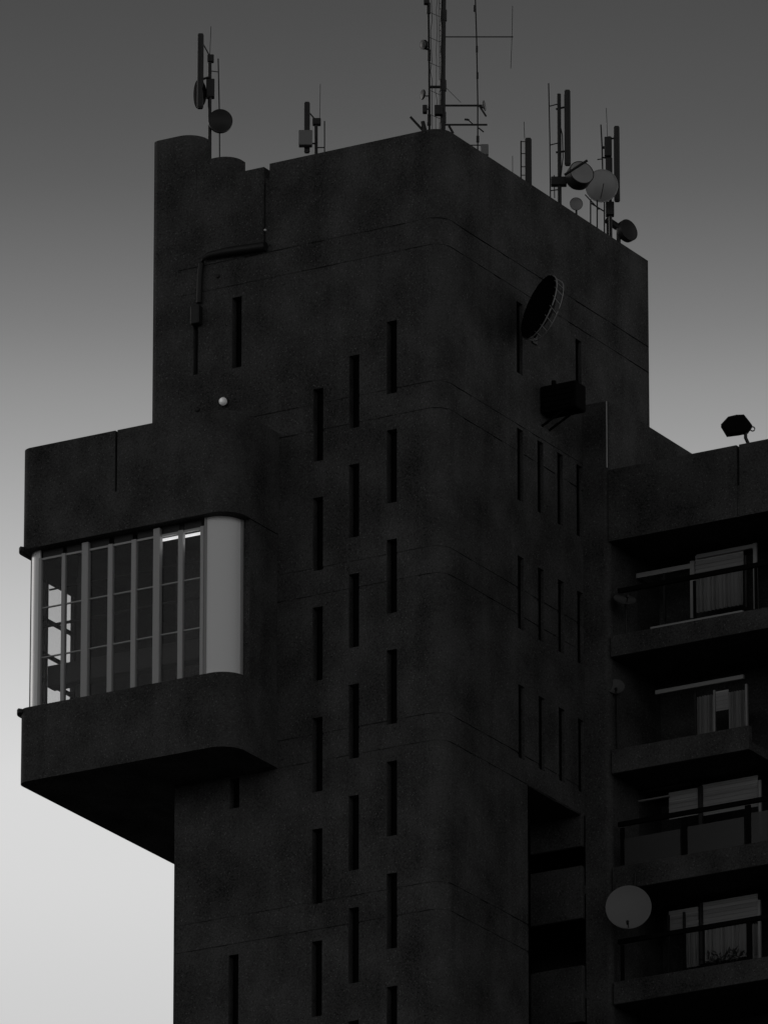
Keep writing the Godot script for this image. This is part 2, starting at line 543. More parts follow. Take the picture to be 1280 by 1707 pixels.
func build_plant_room(tower: Node3D) -> void:
	var room := part_node("plant_room", tower, "concrete and glass plant room cantilevered off the tower")
	var o := room_path(0.0, 0.3, 0.6)
	var Y0 := 77.35; var Y1 := 79.2; var Y2 := 83.2; var Y3 := 85.76
	var st := mb()
	ribbon(st, o[0], o[1], 0.0, 0.3, Y0, Y1)
	obj("lower_parapet", st, M.concrete, room)
	var st2 := mb()
	ribbon(st2, o[0], o[1], 0.0, 0.3, Y2, 84.2)
	obj("upper_parapet", st2, M.concrete, room)
	var jx := on_z(194.5, 718, PZ).x
	var right := cut_path(o, func(p): return p.x > jx, Vector2(jx + 0.03, PZ), Vector2(0, 1), false)
	var left := cut_path(o, func(p): return p.x < jx, Vector2(jx - 0.03, PZ), Vector2(0, 1), true)
	for h in [right, left]:
		var s3 := mb()
		ribbon(s3, h[0], h[1], 0.0, 0.3, 84.2, Y3)
		obj("parapet_panel", s3, M.concrete, room)
	# floor, ceiling and roof slabs
	var inner := PackedVector2Array()
	var ip := room_path(0.3, 0.15, 0.32)
	for p in ip[0]: inner.append(p)
	inner.append(Vector2(SHAFT_L - 0.003, -4.9)); inner.append(Vector2(SHAFT_L - 0.003, 0.003))
	for s in [["floor_slab", Y0 + 0.004, Y0 + 0.3, M.concrete], ["ceiling_slab", Y2 + 0.004, Y2 + 0.3, M.concrete], ["roof_slab", 85.0, 85.25, M.slab]]:
		var s4 := mb()
		prism(s4, inner, s[1], s[2])
		obj(s[0], s4, s[3], room)
	var s4b := mb()                                        # deck just under the sill
	prism(s4b, inner, 78.6, 78.75)
	obj("deck", s4b, M.concrete, room)
	# the flank beside the shaft and the closed rear part of the far end
	var s5 := mb()
	bx(s5, Vector3(PX1 - 0.3, Y1, 0.003), Vector3(PX1 - 0.03, Y2, PZ - 0.84))
	obj("flank_wall", s5, M.concrete, room)
	var s6 := mb()
	bx(s6, Vector3(PX0 + 0.05, Y1, -5.2), Vector3(PX0 + 0.3, Y2, -0.25))
	bx(s6, Vector3(PX0 + 0.3, Y1, -5.2), Vector3(SHAFT_L - 0.003, Y2, -5.0))
	obj("rear_wall", s6, M.concrete, room)
	var s6b := mb()
	bx(s6b, Vector3(SHAFT_L + 0.004, Y1 - 0.4, 0.003), Vector3(PX1 - 0.31, Y2, 0.02))
	obj("lining_wall", s6b, M.concrete, room)
	# drip lips at the far end
	for y in [Y2 - 0.02, Y1 - 0.1]:
		var s7 := mb()
		var lp := []; var ln := []
		for i in range(17, o[0].size()): lp.append(o[0][i]); ln.append(o[1][i])
		ribbon(s7, lp, ln, 0.11, 0.1, y, y + 0.1)
		obj("drip_lip", s7, M.concrete, room)
	# white curved corner panels
	var g := room_path(0.24, 0.55, 0.56)
	var zg := PZ - 0.24
	var xl := on_z(67, 1000, zg).x
	var xr := on_z(341, 1000, zg).x
	var rp := cut_path(g, func(p): return p.x > xr and p.y > zg - 0.60, Vector2(xr, zg), Vector2(0, 1), false)
	var s8 := mb()
	ribbon(s8, rp[0], rp[1], 0.0, 0.05, Y1, Y2)
	var cp := obj("corner_panel", s8, M.panel, room)
	cp.set_meta("label", "wide white curved corner panel beside the shaft")
	var s8b := mb()
	ribbon(s8b, rp[0], rp[1], 0.05, 0.05, Y1 - 0.003, Y1 + 0.05)
	obj("panel_foot", s8b, M.white, cp)
	for k in [1, -1]:
		var s8c := mb()
		var e: Vector2 = Vector2(xr + 0.03, zg + 0.012) if k > 0 else rp[0][0] + Vector2(0.012, 0.02)
		bx(s8c, Vector3(e.x - 0.03, Y1 + 0.05, e.y - 0.06), Vector3(e.x + 0.03, Y2, e.y + 0.012))
		obj("edge_trim", s8c, M.frame, cp)
	var gl := room_path(0.24, 0.4, 0.56)
	for i in gl[0].size(): gl[0][i].x -= 0.2
	var lp2 := cut_path(gl, func(p): return p.x < xl and p.y > 1.2, Vector2(xl, zg), Vector2(0, 1), true)
	var s9 := mb()
	ribbon(s9, lp2[0], lp2[1], 0.0, 0.05, Y1, Y2)
	obj("corner_panel", s9, M.panel, room).set_meta("label", "narrow white curved panel at the outer corner")
	# front glazing: mullions, transoms, panes
	var head := on_z(200, 908, zg).y
	var mull := [[67, 5], [106, 6], [143, 11], [184, 8], [223, 8], [262, 11], [301, 8], [337, 6]]
	var xs := []
	for q in mull:
		var x := on_z(q[0], 1000, zg).x
		var w: float = q[1] / 61.0
		xs.append([x, w])
		var s10 := mb()
		var top := Y2 - 0.04 if q[1] > 9 else head + 0.06
		cbx(s10, Vector3(x - w / 2, Y1, zg - 0.1), Vector3(x + w / 2, top, zg + (0.05 if q[1] > 9 else 0.02)), 0.008)
		obj("mullion", s10, M.mullion, room)
	var t1 := on_z(240, 980, zg).y
	var t2 := on_z(240, 1063, zg).y
	var levels := [Y1, t2, t1, head]
	for i in xs.size() - 1:
		var a: float = xs[i][0] + xs[i][1] / 2 + 0.002; var b: float = xs[i + 1][0] - xs[i + 1][1] / 2 - 0.002
		var sh := mb()
		bx(sh, Vector3(a, head + 0.05, zg - 0.09), Vector3(b, Y2 + 0.003, zg - 0.05))
		obj("head_panel", sh, M.steel, room)
		var s11 := mb()
		bx(s11, Vector3(a, head, zg - 0.08), Vector3(b, head + 0.05, zg - 0.01))
		obj("head_rail", s11, M.mullion, room)
		for k in 3:
			var lo: float = levels[k] + (0.02 if k else 0.0); var hi: float = levels[k + 1] - (0.02 if k < 2 else 0.0)
			var sp := mb()
			bx(sp, Vector3(a, lo, zg - 0.05), Vector3(b, hi, zg - 0.042))
			obj("pane", sp, M.glass, room)
			if k:
				var s12 := mb()
				bx(s12, Vector3(a, levels[k] - 0.014, zg - 0.08), Vector3(b, levels[k] + 0.014, zg - 0.03))
				obj("transom", s12, M.mullion, room)
	# glazing of the far end, through which the sky shows
	var xe := PX0 + 0.06
	for z in [1.62, 1.06, -0.2]:
		var s13 := mb()
		bx(s13, Vector3(xe, Y1, z - 0.05), Vector3(xe + 0.1, Y2, z + 0.05))
		obj("mullion", s13, M.steel, room)
	var ends := [Y1, t2 - 0.25, t2 + 0.42, t1 + 0.05, head - 0.15]
	for k in ends.size() - 1:
		for zz in [[1.57, 1.11], [1.01, -0.15]]:
			var s14 := mb()
			bx(s14, Vector3(xe + 0.04, ends[k], zz[1]), Vector3(xe + 0.048, ends[k + 1] - 0.08, zz[0]))
			obj("pane", s14, M.glass, room)
			var s15 := mb()
			bx(s15, Vector3(xe + 0.01, ends[k + 1] - 0.08, zz[1]), Vector3(xe + 0.09, ends[k + 1], zz[0]))
			obj("transom", s15, M.steel, room)
	var s16 := mb()
	bx(s16, Vector3(xe, head - 0.15, -0.15), Vector3(xe + 0.09, Y2, 1.57))
	obj("head_panel", s16, M.steel, room)
	# plant seen against the far end: a duct, a rail and two posts
	var s17 := mb()
	var d0 := on_z(100, 1142, 1.45); var d1 := on_z(100, 1106, 1.45)
	cbx(s17, Vector3(PX0 + 0.4, d0.y, 1.1), Vector3(-5.2, d1.y, 1.45), 0.03)
	obj("air_duct", s17, M.galv_dark, room)
	var s18b := mb()
	var rb := on_z(90, 982, 1.2)
	tube(s18b, [Vector3(PX0 + 0.3, rb.y, 1.2), Vector3(-5.3, rb.y, 1.2)], 0.025)
	obj("pipe_run", s18b, M.steel, room)
	var s18 := mb()
	var rl0 := on_z(72, 1045, 1.5); var rl1 := on_z(122, 1036, 1.5)
	tube(s18, [Vector3(rl0.x, rl0.y, 1.5), Vector3(-5.3, rl1.y, 1.5)], 0.04)
	obj("pipe_run", s18, M.steel, room)
	for px in [135]:
		var s19 := mb()
		var q3 := on_z(px, 1050, 1.3)
		bx(s19, Vector3(q3.x - (0.04 if px < 100 else 0.09), 78.75, 1.2), Vector3(q3.x + (0.04 if px < 100 else 0.09), Y2 + 0.003, 1.3))
		obj("post", s19, M.steel, room)

# ---------------------------------------------------------------- apartment block
const FZ := -6.81
func zbox(st: SurfaceTool, px0: float, py0: float, px1: float, py1: float, z: float, back: float) -> void:
	var xc := (px0 + px1) / 2
	bx(st, Vector3(on_z(px0, py0, z).x, on_z(xc, py1, z).y, z - back), Vector3(on_z(px1, py0, z).x, on_z(xc, py0, z).y, z))

func wave_curtain(px0: float, py0: float, px1: float, py1: float, z: float, folds: int) -> SurfaceTool:
	var st := mb()
	var x0 := on_z(px0, py0, z).x; var x1 := on_z(px1, py0, z).x
	var xc := (px0 + px1) / 2
	var y1 := on_z(xc, py0, z).y; var y0 := on_z(xc, py1, z).y
	var n := folds * 6
	for i in n:
		var a := float(i) / n; var b := float(i + 1) / n
		var za := z + 0.03 * sin(a * folds * TAU) + 0.012 * sin(a * folds * 2.3 * TAU); var zb := z + 0.03 * sin(b * folds * TAU) + 0.012 * sin(b * folds * 2.3 * TAU)
		var xa := lerpf(x0, x1, a); var xb := lerpf(x0, x1, b)
		var nn := Vector3(-(zb - za), 0, xb - xa).normalized()
		quad(st, Vector3(xa, y0, za), Vector3(xb, y0, zb), Vector3(xb, y1, zb), Vector3(xa, y1, za), nn)
		quad(st, Vector3(xa, y0, za - 0.008), Vector3(xb, y0, zb - 0.008), Vector3(xb, y1, zb - 0.008), Vector3(xa, y1, za - 0.008), -nn)
	return st

func build_flats() -> void:
	var b := thing("apartment_block", "dark concrete apartment block with deep recessed balconies joined to the service tower", "building")
	var XR := 16.0
	# link wall that runs back from the front corner, and the strip that faces the camera
	var st := mb()
	var r := 0.14
	var poly := PackedVector2Array([Vector2(0.004, -16), Vector2(0.004, FZ)])
	for i in 6:
		var t := PI / 2 * i / 5.0
		poly.append(Vector2(0.7 - r + sin(t) * r, FZ - r + cos(t) * r))
	poly.append(Vector2(0.7, -16))
	prism(st, poly, 0.0, 87.82)
	obj("link_pier", st, M.slab, b)
	# fascia, in two lengths with an open joint between
	var jx := on_z(1229, 760, FZ).x
	for e in [[0.704, jx - 0.035], [jx + 0.035, XR]]:
		var s2 := mb()
		bx(s2, Vector3(e[0], 84.2, FZ - 0.35), Vector3(e[1], 86.03, FZ))
		obj("roof_fascia", s2, M.slab, b)
	var s2b := mb()
	bx(s2b, Vector3(jx - 0.035, 84.2, FZ - 0.35), Vector3(jx + 0.035, 85.0, FZ - 0.02))
	obj("roof_fascia", s2b, M.slab, b)
	var s3 := mb()
	bx(s3, Vector3(0.704, 84.6, -16), Vector3(XR, 84.95, FZ - 0.352))
	obj("roof", s3, M.slab, b)
	var s3b := mb()
	bx(s3b, Vector3(0.704, 84.205, -9.3), Vector3(XR, 84.598, FZ - 0.352))
	obj("balcony_soffit", s3b, M.slab, b)
	# pale pipe down the corner of the link
	var s4 := mb()
	var p0 := on_z(1012, 668, FZ + 0.05); var p1 := on_z(1013, 778, FZ + 0.05)
	tube(s4, [Vector3(0.68, p0.y, FZ + 0.02), Vector3(0.68, p1.y, FZ + 0.02)], 0.014, 8)
	obj("corner_pipe", s4, M.mullion, b)
	# balcony rows: [top of upstand, bottom, right end]
	var rows := [[81.78, 81.25, XR], [78.90, 78.30, 4.45], [75.95, 75.36, XR], [73.09, 72.53, XR], [70.2, 69.6, XR]]
	for k in rows.size():
		var q = rows[k]
		var bal := part_node("balcony", b)
		var s5 := mb()
		cbx(s5, Vector3(0.73, q[1], FZ - 0.16), Vector3(q[2], q[0], FZ), 0.012)
		obj("upstand", s5, M.slab, bal)
		var s6 := mb()
		bx(s6, Vector3(0.73, q[1] + 0.004, -9.3), Vector3(XR if k != 1 else 4.45, q[1] + 0.22, FZ - 0.162))
		obj("floor_slab", s6, M.slab, bal)
	# party wall and back wall
	var s7 := mb()
	bx(s7, Vector3(4.78, 60, -9.3), Vector3(5.05, 84.2, -7.7))
	obj("party_wall", s7, M.slab, b)
	var s8 := mb()
	bx(s8, Vector3(0.72, 0, -16), Vector3(XR, 84.2, -9.31))
	obj("back_wall", s8, M.slab, b)
	var s8b := mb()
	bx(s8b, Vector3(0.73, 0, -9.3), Vector3(XR, 69.5, FZ))
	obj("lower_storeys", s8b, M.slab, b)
	# window walls
	var Z := -8.2
	var fr := func(px0, py0, px1, py1, m = M.frame) -> void:
		var s := mb(); zbox(s, px0, py0, px1, py1, Z, 0.06); obj("window_frame", s, m, b)
	var beam := func(xa, ya, xb, yb, th, m = M.frame) -> void:
		var a := on_z(xa, ya, Z); var c := on_z(xb, yb, Z)
		var s := mb(); bx(s, Vector3(a.x, (a.y + c.y) / 2 - th / 2, Z - 0.06), Vector3(c.x, (a.y + c.y) / 2 + th / 2, Z + 0.01)); obj("window_beam", s, m, b)
	var pane := func(px0, py0, px1, py1) -> void:
		var s := mb(); zbox(s, px0, py0, px1, py1, Z - 0.02, 0.008); obj("window_pane", s, M.glass, b)
	beam.call(1058, 962, 1150, 942, 0.12); beam.call(1160, 928, 1256, 910, 0.1)
	fr.call(1149, 935, 1156, 1030); fr.call(1254, 905, 1260, 1015); fr.call(1027, 950, 1030, 1040); fr.call(1049, 960, 1053, 1040)
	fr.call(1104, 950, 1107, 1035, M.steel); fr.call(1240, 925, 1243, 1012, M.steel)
	pane.call(1053, 960, 1104, 1040); pane.call(1107, 955, 1149, 1035); pane.call(1156, 928, 1254, 1018)
	beam.call(1092, 1152, 1238, 1130, 0.1)
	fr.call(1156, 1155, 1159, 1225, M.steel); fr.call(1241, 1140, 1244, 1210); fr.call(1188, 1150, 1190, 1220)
	pane.call(1090, 1165, 1156, 1235); pane.call(1159, 1155, 1241, 1225)
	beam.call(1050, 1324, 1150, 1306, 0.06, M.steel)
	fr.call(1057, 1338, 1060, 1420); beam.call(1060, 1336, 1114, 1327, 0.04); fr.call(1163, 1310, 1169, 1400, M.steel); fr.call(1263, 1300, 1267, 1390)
	pane.call(1060, 1338, 1163, 1415); pane.call(1169, 1315, 1263, 1395)
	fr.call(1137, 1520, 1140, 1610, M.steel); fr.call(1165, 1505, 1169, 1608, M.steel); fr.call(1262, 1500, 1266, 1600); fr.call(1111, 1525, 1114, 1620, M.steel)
	pane.call(1114, 1525, 1163, 1615); pane.call(1169, 1510, 1262, 1600)
	# railings
	var zr := FZ - 0.08
	var rail := func(xa, ya, xb, yb) -> void:
		var a := on_z(xa, ya, zr); var c := on_z(xb, yb, zr)
		var y: float = (a.y + c.y) / 2
		var s := mb(); cbx(s, Vector3(a.x, y - 0.06, zr - 0.04), Vector3(c.x, y + 0.06, zr + 0.04), 0.012); obj("railing", s, M.black, b)
	rail.call(1030, 986, 1290, 936); rail.call(1030, 1375, 1290, 1329); rail.call(1030, 1572, 1290, 1525)
	var post := func(px, yt, yb, w) -> void:
		var s := mb(); zbox(s, px - w / 2.0, yt, px + w / 2.0, yb, zr + 0.02, 0.05); obj("railing_post", s, M.black, b)
	post.call(1139, 1362, 1428, 9); post.call(1245, 1342, 1412, 9); post.call(1036, 1380, 1445, 6)
	post.call(1139, 1557, 1617, 5); post.call(1247, 1535, 1604, 8); post.call(1036, 1575, 1636, 5); post.call(1156, 968, 1039, 4); post.call(1258, 946, 1018, 4)
	for q in [[1040, 1390, 1133, 1438], [1145, 1370, 1239, 1416], [1251, 1352, 1290, 1406]]:
		var s9 := mb(); zbox(s9, q[0], q[1], q[2], q[3], zr, 0.012); obj("railing_panel", s9, M.wired, b)
	var s10 := mb()
	var c0 := on_z(1085, 1041, zr); var c1 := on_z(1238, 1012, zr)
	bx(s10, Vector3(c0.x, 81.784, zr - 0.05), Vector3(c1.x, 81.83, zr + 0.05))
	obj("coping", s10, M.frame, b)
	# curtains and blinds hanging behind the glass
	var hang := [
		["curtain", 1158, 958, 1237, 1015, 12, "wide pleated net curtain in the top balcony window under the roof fascia", M.curtain],
		["curtain", 1160, 1160, 1188, 1225, 6, "narrow pleated curtain in the window above the balcony without a railing", M.curtain],
		["curtain", 1214, 1152, 1240, 1222, 6, "curtain beside a dark gap in the window above the balcony without a railing", M.curtain],
		["curtain", 1142, 1550, 1164, 1612, 5, "narrow curtain between posts in the window level with the large satellite dish", M.curtain],
		["curtain", 1174, 1545, 1244, 1600, 11, "broad pleated curtain behind the balcony plants", M.curtain],
		["curtain", 1250, 1540, 1262, 1598, 3, "slim curtain at the window end beside the party wall, behind the balcony plants", M.curtain]]
	for q in hang:
		var o := obj(q[0], wave_curtain(q[1], q[2], q[3], q[4], Z - 0.13, q[5]), q[7])
		tag(o, q[6], q[0], "curtains in the balcony windows")
	var bl := [
		[1158, 922, 1238, 952, "pale roller blind above the wide net curtain of the top balcony"],
		[1190, 1154, 1213, 1184, "short blind in the window above the balcony without a railing"],
		[1114, 1320, 1162, 1362, "narrow pale blind behind the balcony with grey railing panels"],
		[1170, 1303, 1262, 1352, "wide pale blind behind the balcony with grey railing panels"],
		[1114, 1518, 1163, 1548, "narrow pale blind in the window level with the large satellite dish"],
		[1170, 1500, 1262, 1541, "wide pale blind above the broad pleated curtain and plants"]]
	for q in bl:
		var s11 := mb()
		var xc: float = (q[0] + q[2]) / 2.0
		var x0 := on_z(q[0], q[1], Z - 0.07).x; var x1 := on_z(q[2], q[1], Z - 0.07).x
		var yt := on_z(xc, q[1], Z - 0.07).y; var yb := on_z(xc, q[3], Z - 0.07).y
		var nsl := int((yt - yb) / 0.05)
		for i in nsl:
			bx(s11, Vector3(x0, lerpf(yb, yt, float(i) / nsl), Z - 0.09), Vector3(x1, lerpf(yb, yt, (i + 0.93) / nsl), Z - 0.08 + 0.012 * (i % 2)))
		bx(s11, Vector3(x0, yt, Z - 0.1), Vector3(x1, yt + 0.04, Z - 0.065))
		var o2 := obj("window_blind", s11, M.blind)
		tag(o2, q[4], "blind", "blinds in the balcony windows")
	# potted plants on the lowest visible balcony
	rng.seed = 5
	var spots := [[1192, "small bushy plant in a pale pot on the balcony beneath the broad curtain"], [1222, "leafy plant in a dark pot on the balcony beneath the broad curtain"]]
	for i in 2:
		var base := on_z(spots[i][0], 1606, FZ - 0.4)
		var t := thing("potted_plant", spots[i][1], "plant", Vector3(base.x, 73.09 - 0.336, FZ - 0.4), 0, "plants on the balcony")
		var s12 := mb()
		var po := 0.36
		lathe(s12, Transform3D(), [Vector2(0, 0), Vector2(0.11, 0), Vector2(0.16, po), Vector2(0.18, po), Vector2(0.18, po + 0.05), Vector2(0.15, po + 0.05), Vector2(0.14, po), Vector2(0, po)], 18)
		obj("pot", s12, M.mullion if i == 0 else M.terracotta, t)
		var s13 := mb()
		for k in 70:
			var d := Vector3(rng.randf_range(-1, 1), rng.randf_range(0.2, 1.3), rng.randf_range(-1, 1)).normalized()
			var c := Vector3(0, po + 0.05, 0) + d * rng.randf_range(0.1, 0.36)
			var q2 := frame_of(Vector3(rng.randf_range(-1, 1), rng.randf_range(-0.3, 1), rng.randf_range(-1, 1)))
			var l := rng.randf_range(0.05, 0.1)
			tri(s13, c, c + q2.y * l + q2.x * l * 0.4, c + q2.y * l * 2, q2.z, q2.z, q2.z)
			tri(s13, c, c + q2.y * l - q2.x * l * 0.4, c + q2.y * l * 2, q2.z, q2.z, q2.z)
		for k in 5:
			var a := TAU * k / 5
			tube(s13, [Vector3(0, po - 0.02, 0), Vector3(cos(a) * 0.08, po + 0.15, sin(a) * 0.08), Vector3(cos(a) * 0.2, po + 0.3, sin(a) * 0.2)], [0.012, 0.009, 0.005], 5)
		obj("foliage", s13, M.leaf, t)
		var s14 := mb()
		cbx(s14, Vector3(-0.2, 0, -0.2), Vector3(0.2, -0.01, 0.2), 0.002)
	# satellite dishes on the balconies
	sat_dish(on_z(1047, 1512, FZ + 0.45), 0.535, Vector3(0.42, 0.05, 0.9), 75.6, M.dish_grey, "large round grey satellite dish bracketed to the balcony front below the railing panels")
	sat_dish(on_z(1041, 998, FZ - 0.1), 0.26, Vector3(0.45, 0.75, 0.5), 81.78, M.balcony_dish, "small dark satellite dish at the end of the top balcony under the fascia")
	sat_dish(on_z(1026, 1144, FZ - 0.15), 0.2, Vector3(0.45, 0.3, 0.8), 78.9, M.balcony_dish, "smallest dark satellite dish above the balcony without a railing")

func sat_dish(at: Vector3, r: float, n: Vector3, foot: float, m: Material, label: String) -> void:
	var t := thing("satellite_dish", label, "satellite dish", Vector3(at.x, foot, at.z), 0, "satellite dishes on the balconies")
	var c := at - t.position
	var q := frame_of(n)
	var xf := Transform3D(q, c)
	var prof := []
	for i in 9:
		var u := i / 8.0
		prof.append(Vector2(r * u, 0.16 * r * (u * u - 1)))
	prof.append(Vector2(r + 0.012, 0.0)); prof.append(Vector2(r + 0.012, -0.025))
	for i in 9:
		var u := 1.0 - i / 8.0
		prof.append(Vector2(r * u, 0.16 * r * (u * u - 1) - 0.02))
	var st := mb()
	lathe(st, xf, prof, 36)
	obj("reflector", st, m, t)
	var s2 := mb()
	var b := xf * Vector3(0, -0.2 * r, 0)
	if r > 0.4:                                            # arm up behind the reflector to the slab edge above
		tube(s2, [b, b + Vector3(0, 0.05, -0.12), Vector3(b.x, -0.12, FZ - at.z + 0.03), Vector3(b.x, 0.1, FZ - at.z + 0.02)], 0.03, 8)
	else:
		tube(s2, [b, b + Vector3(0, -0.05, -0.06), Vector3(b.x, -0.02, b.z - 0.08)], 0.025, 8)
	obj("bracket", s2, M.steel, t)
	var s3 := mb()
	var dn := -q.z if q.z.y > 0 else q.z
	var e0 := c + dn * r * 0.97
	var e1 := c + q.y * r * 0.62 + dn * r * 0.95
	tube(s3, [e0, e1], 0.012, 6)
	obj("feed_arm", s3, M.steel, t)
	var s4 := mb()
	lathe(s4, Transform3D(frame_of(c - e1), e1), [Vector2(0, -0.07), Vector2(0.03, -0.07), Vector2(0.03, 0), Vector2(0.04, 0.03), Vector2(0, 0.03)], 12)
	obj("feed_horn", s4, M.steel, t)

# ---------------------------------------------------------------- aerials on the roof
var rp0: Vector3
var rig: Node3D

func start_rig(called: String, label: String, category: String, px: float, py: float, p0: Vector3, group := "", foot := ROOF) -> void:
	rp0 = p0
	var w := vp(px, py, p0)
	rig = thing(called, label, category, Vector3(w.x, foot, w.z), deg_to_rad(YAW), group)

func l(px: float, py: float, dz := 0.0) -> Vector3:
	return rig.transform.affine_inverse() * vp(px, py, rp0) + Vector3(0, 0, dz)

func foot_of(px: float, dz := 0.0) -> Vector3:
	var a := l(px, 300, dz)
	return Vector3(a.x, 0, a.z)

func a_tube(called: String, pts: Array, wpx: float, m: Material, parent: Node = null, k := 8) -> Node3D:
	var st := mb()
	tube(st, pts, wpx / 141.0, k)
	return obj(called, st, m, parent if parent else rig)

func a_panel(px: float, y0: float, y1: float, wpx: float, m: Material, dz := 0.0, called := "panel_antenna") -> Node3D:
	var w := wpx / 70.6; var d := w * 0.9
	var hi := l(px, y0, dz); var lo := l(px, y1, dz)
	var st := mb()
	var poly := PackedVector2Array()
	for i in 12:
		var t := TAU * i / 12
		poly.append(Vector2(signf(cos(t)) * pow(absf(cos(t)), 0.6) * w / 2, signf(sin(t)) * pow(absf(sin(t)), 0.6) * d / 2))
	prism(st, poly, lo.y + 0.03, hi.y - 0.03, Transform3D(Basis(), Vector3(hi.x, 0, hi.z)))
	var small := PackedVector2Array()
	for p in poly: small.append(p * 0.82)
	prism(st, small, lo.y, lo.y + 0.03, Transform3D(Basis(), Vector3(hi.x, 0, hi.z)))
	prism(st, small, hi.y - 0.03, hi.y, Transform3D(Basis(), Vector3(hi.x, 0, hi.z)))
	return obj(called, st, m, rig)

func a_box(called: String, px0: float, py0: float, px1: float, py1: float, depth: float, m: Material, dz := 0.0) -> Node3D:
	var a := l(px0, py1, dz); var b := l(px1, py0, dz)
	var st := mb()
	cbx(st, Vector3(a.x, a.y, dz - depth / 2), Vector3(b.x, b.y, dz + depth / 2), 0.015)
	return obj(called, st, m, rig)

# round drum aerial: axis n in rig coordinates
func a_drum(called: String, px: float, py: float, rpx: float, n: Vector3, deep: float, m: Material, mf: Material, dz := 0.0, bulge := 0.06) -> Node3D:
	var r := rpx / 70.6
	var c := l(px, py, dz)
	var xf := Transform3D(frame_of(n), c)
	var st := mb()
	lathe(st, xf, [Vector2(0, -deep - r * 0.3), Vector2(r * 0.35, -deep - r * 0.25), Vector2(r * 0.75, -deep - r * 0.1), Vector2(r * 0.98, -deep * 0.8), Vector2(r, -deep * 0.6), Vector2(r, 0), Vector2(r * 0.93, 0)], 32)
	var o := obj(called, st, m, rig)
	var s2 := mb()
	var prof := [Vector2(r * 0.93, -0.004)]
	for i in range(1, 7): prof.append(Vector2(r * 0.93 * (1 - i / 6.0), bulge * sin(PI / 2 * i / 6.0) - 0.004))
	lathe(s2, xf, prof, 32)
	obj("drum_cover", s2, mf, o)
	return o

func clamp_arm(px0: float, py0: float, px1: float, py1: float, wpx: float, dz := 0.0) -> void:
	a_tube("clamp_arm", [l(px0, py0, dz), l(px1, py1, dz)], wpx, M.steel, null, 6)

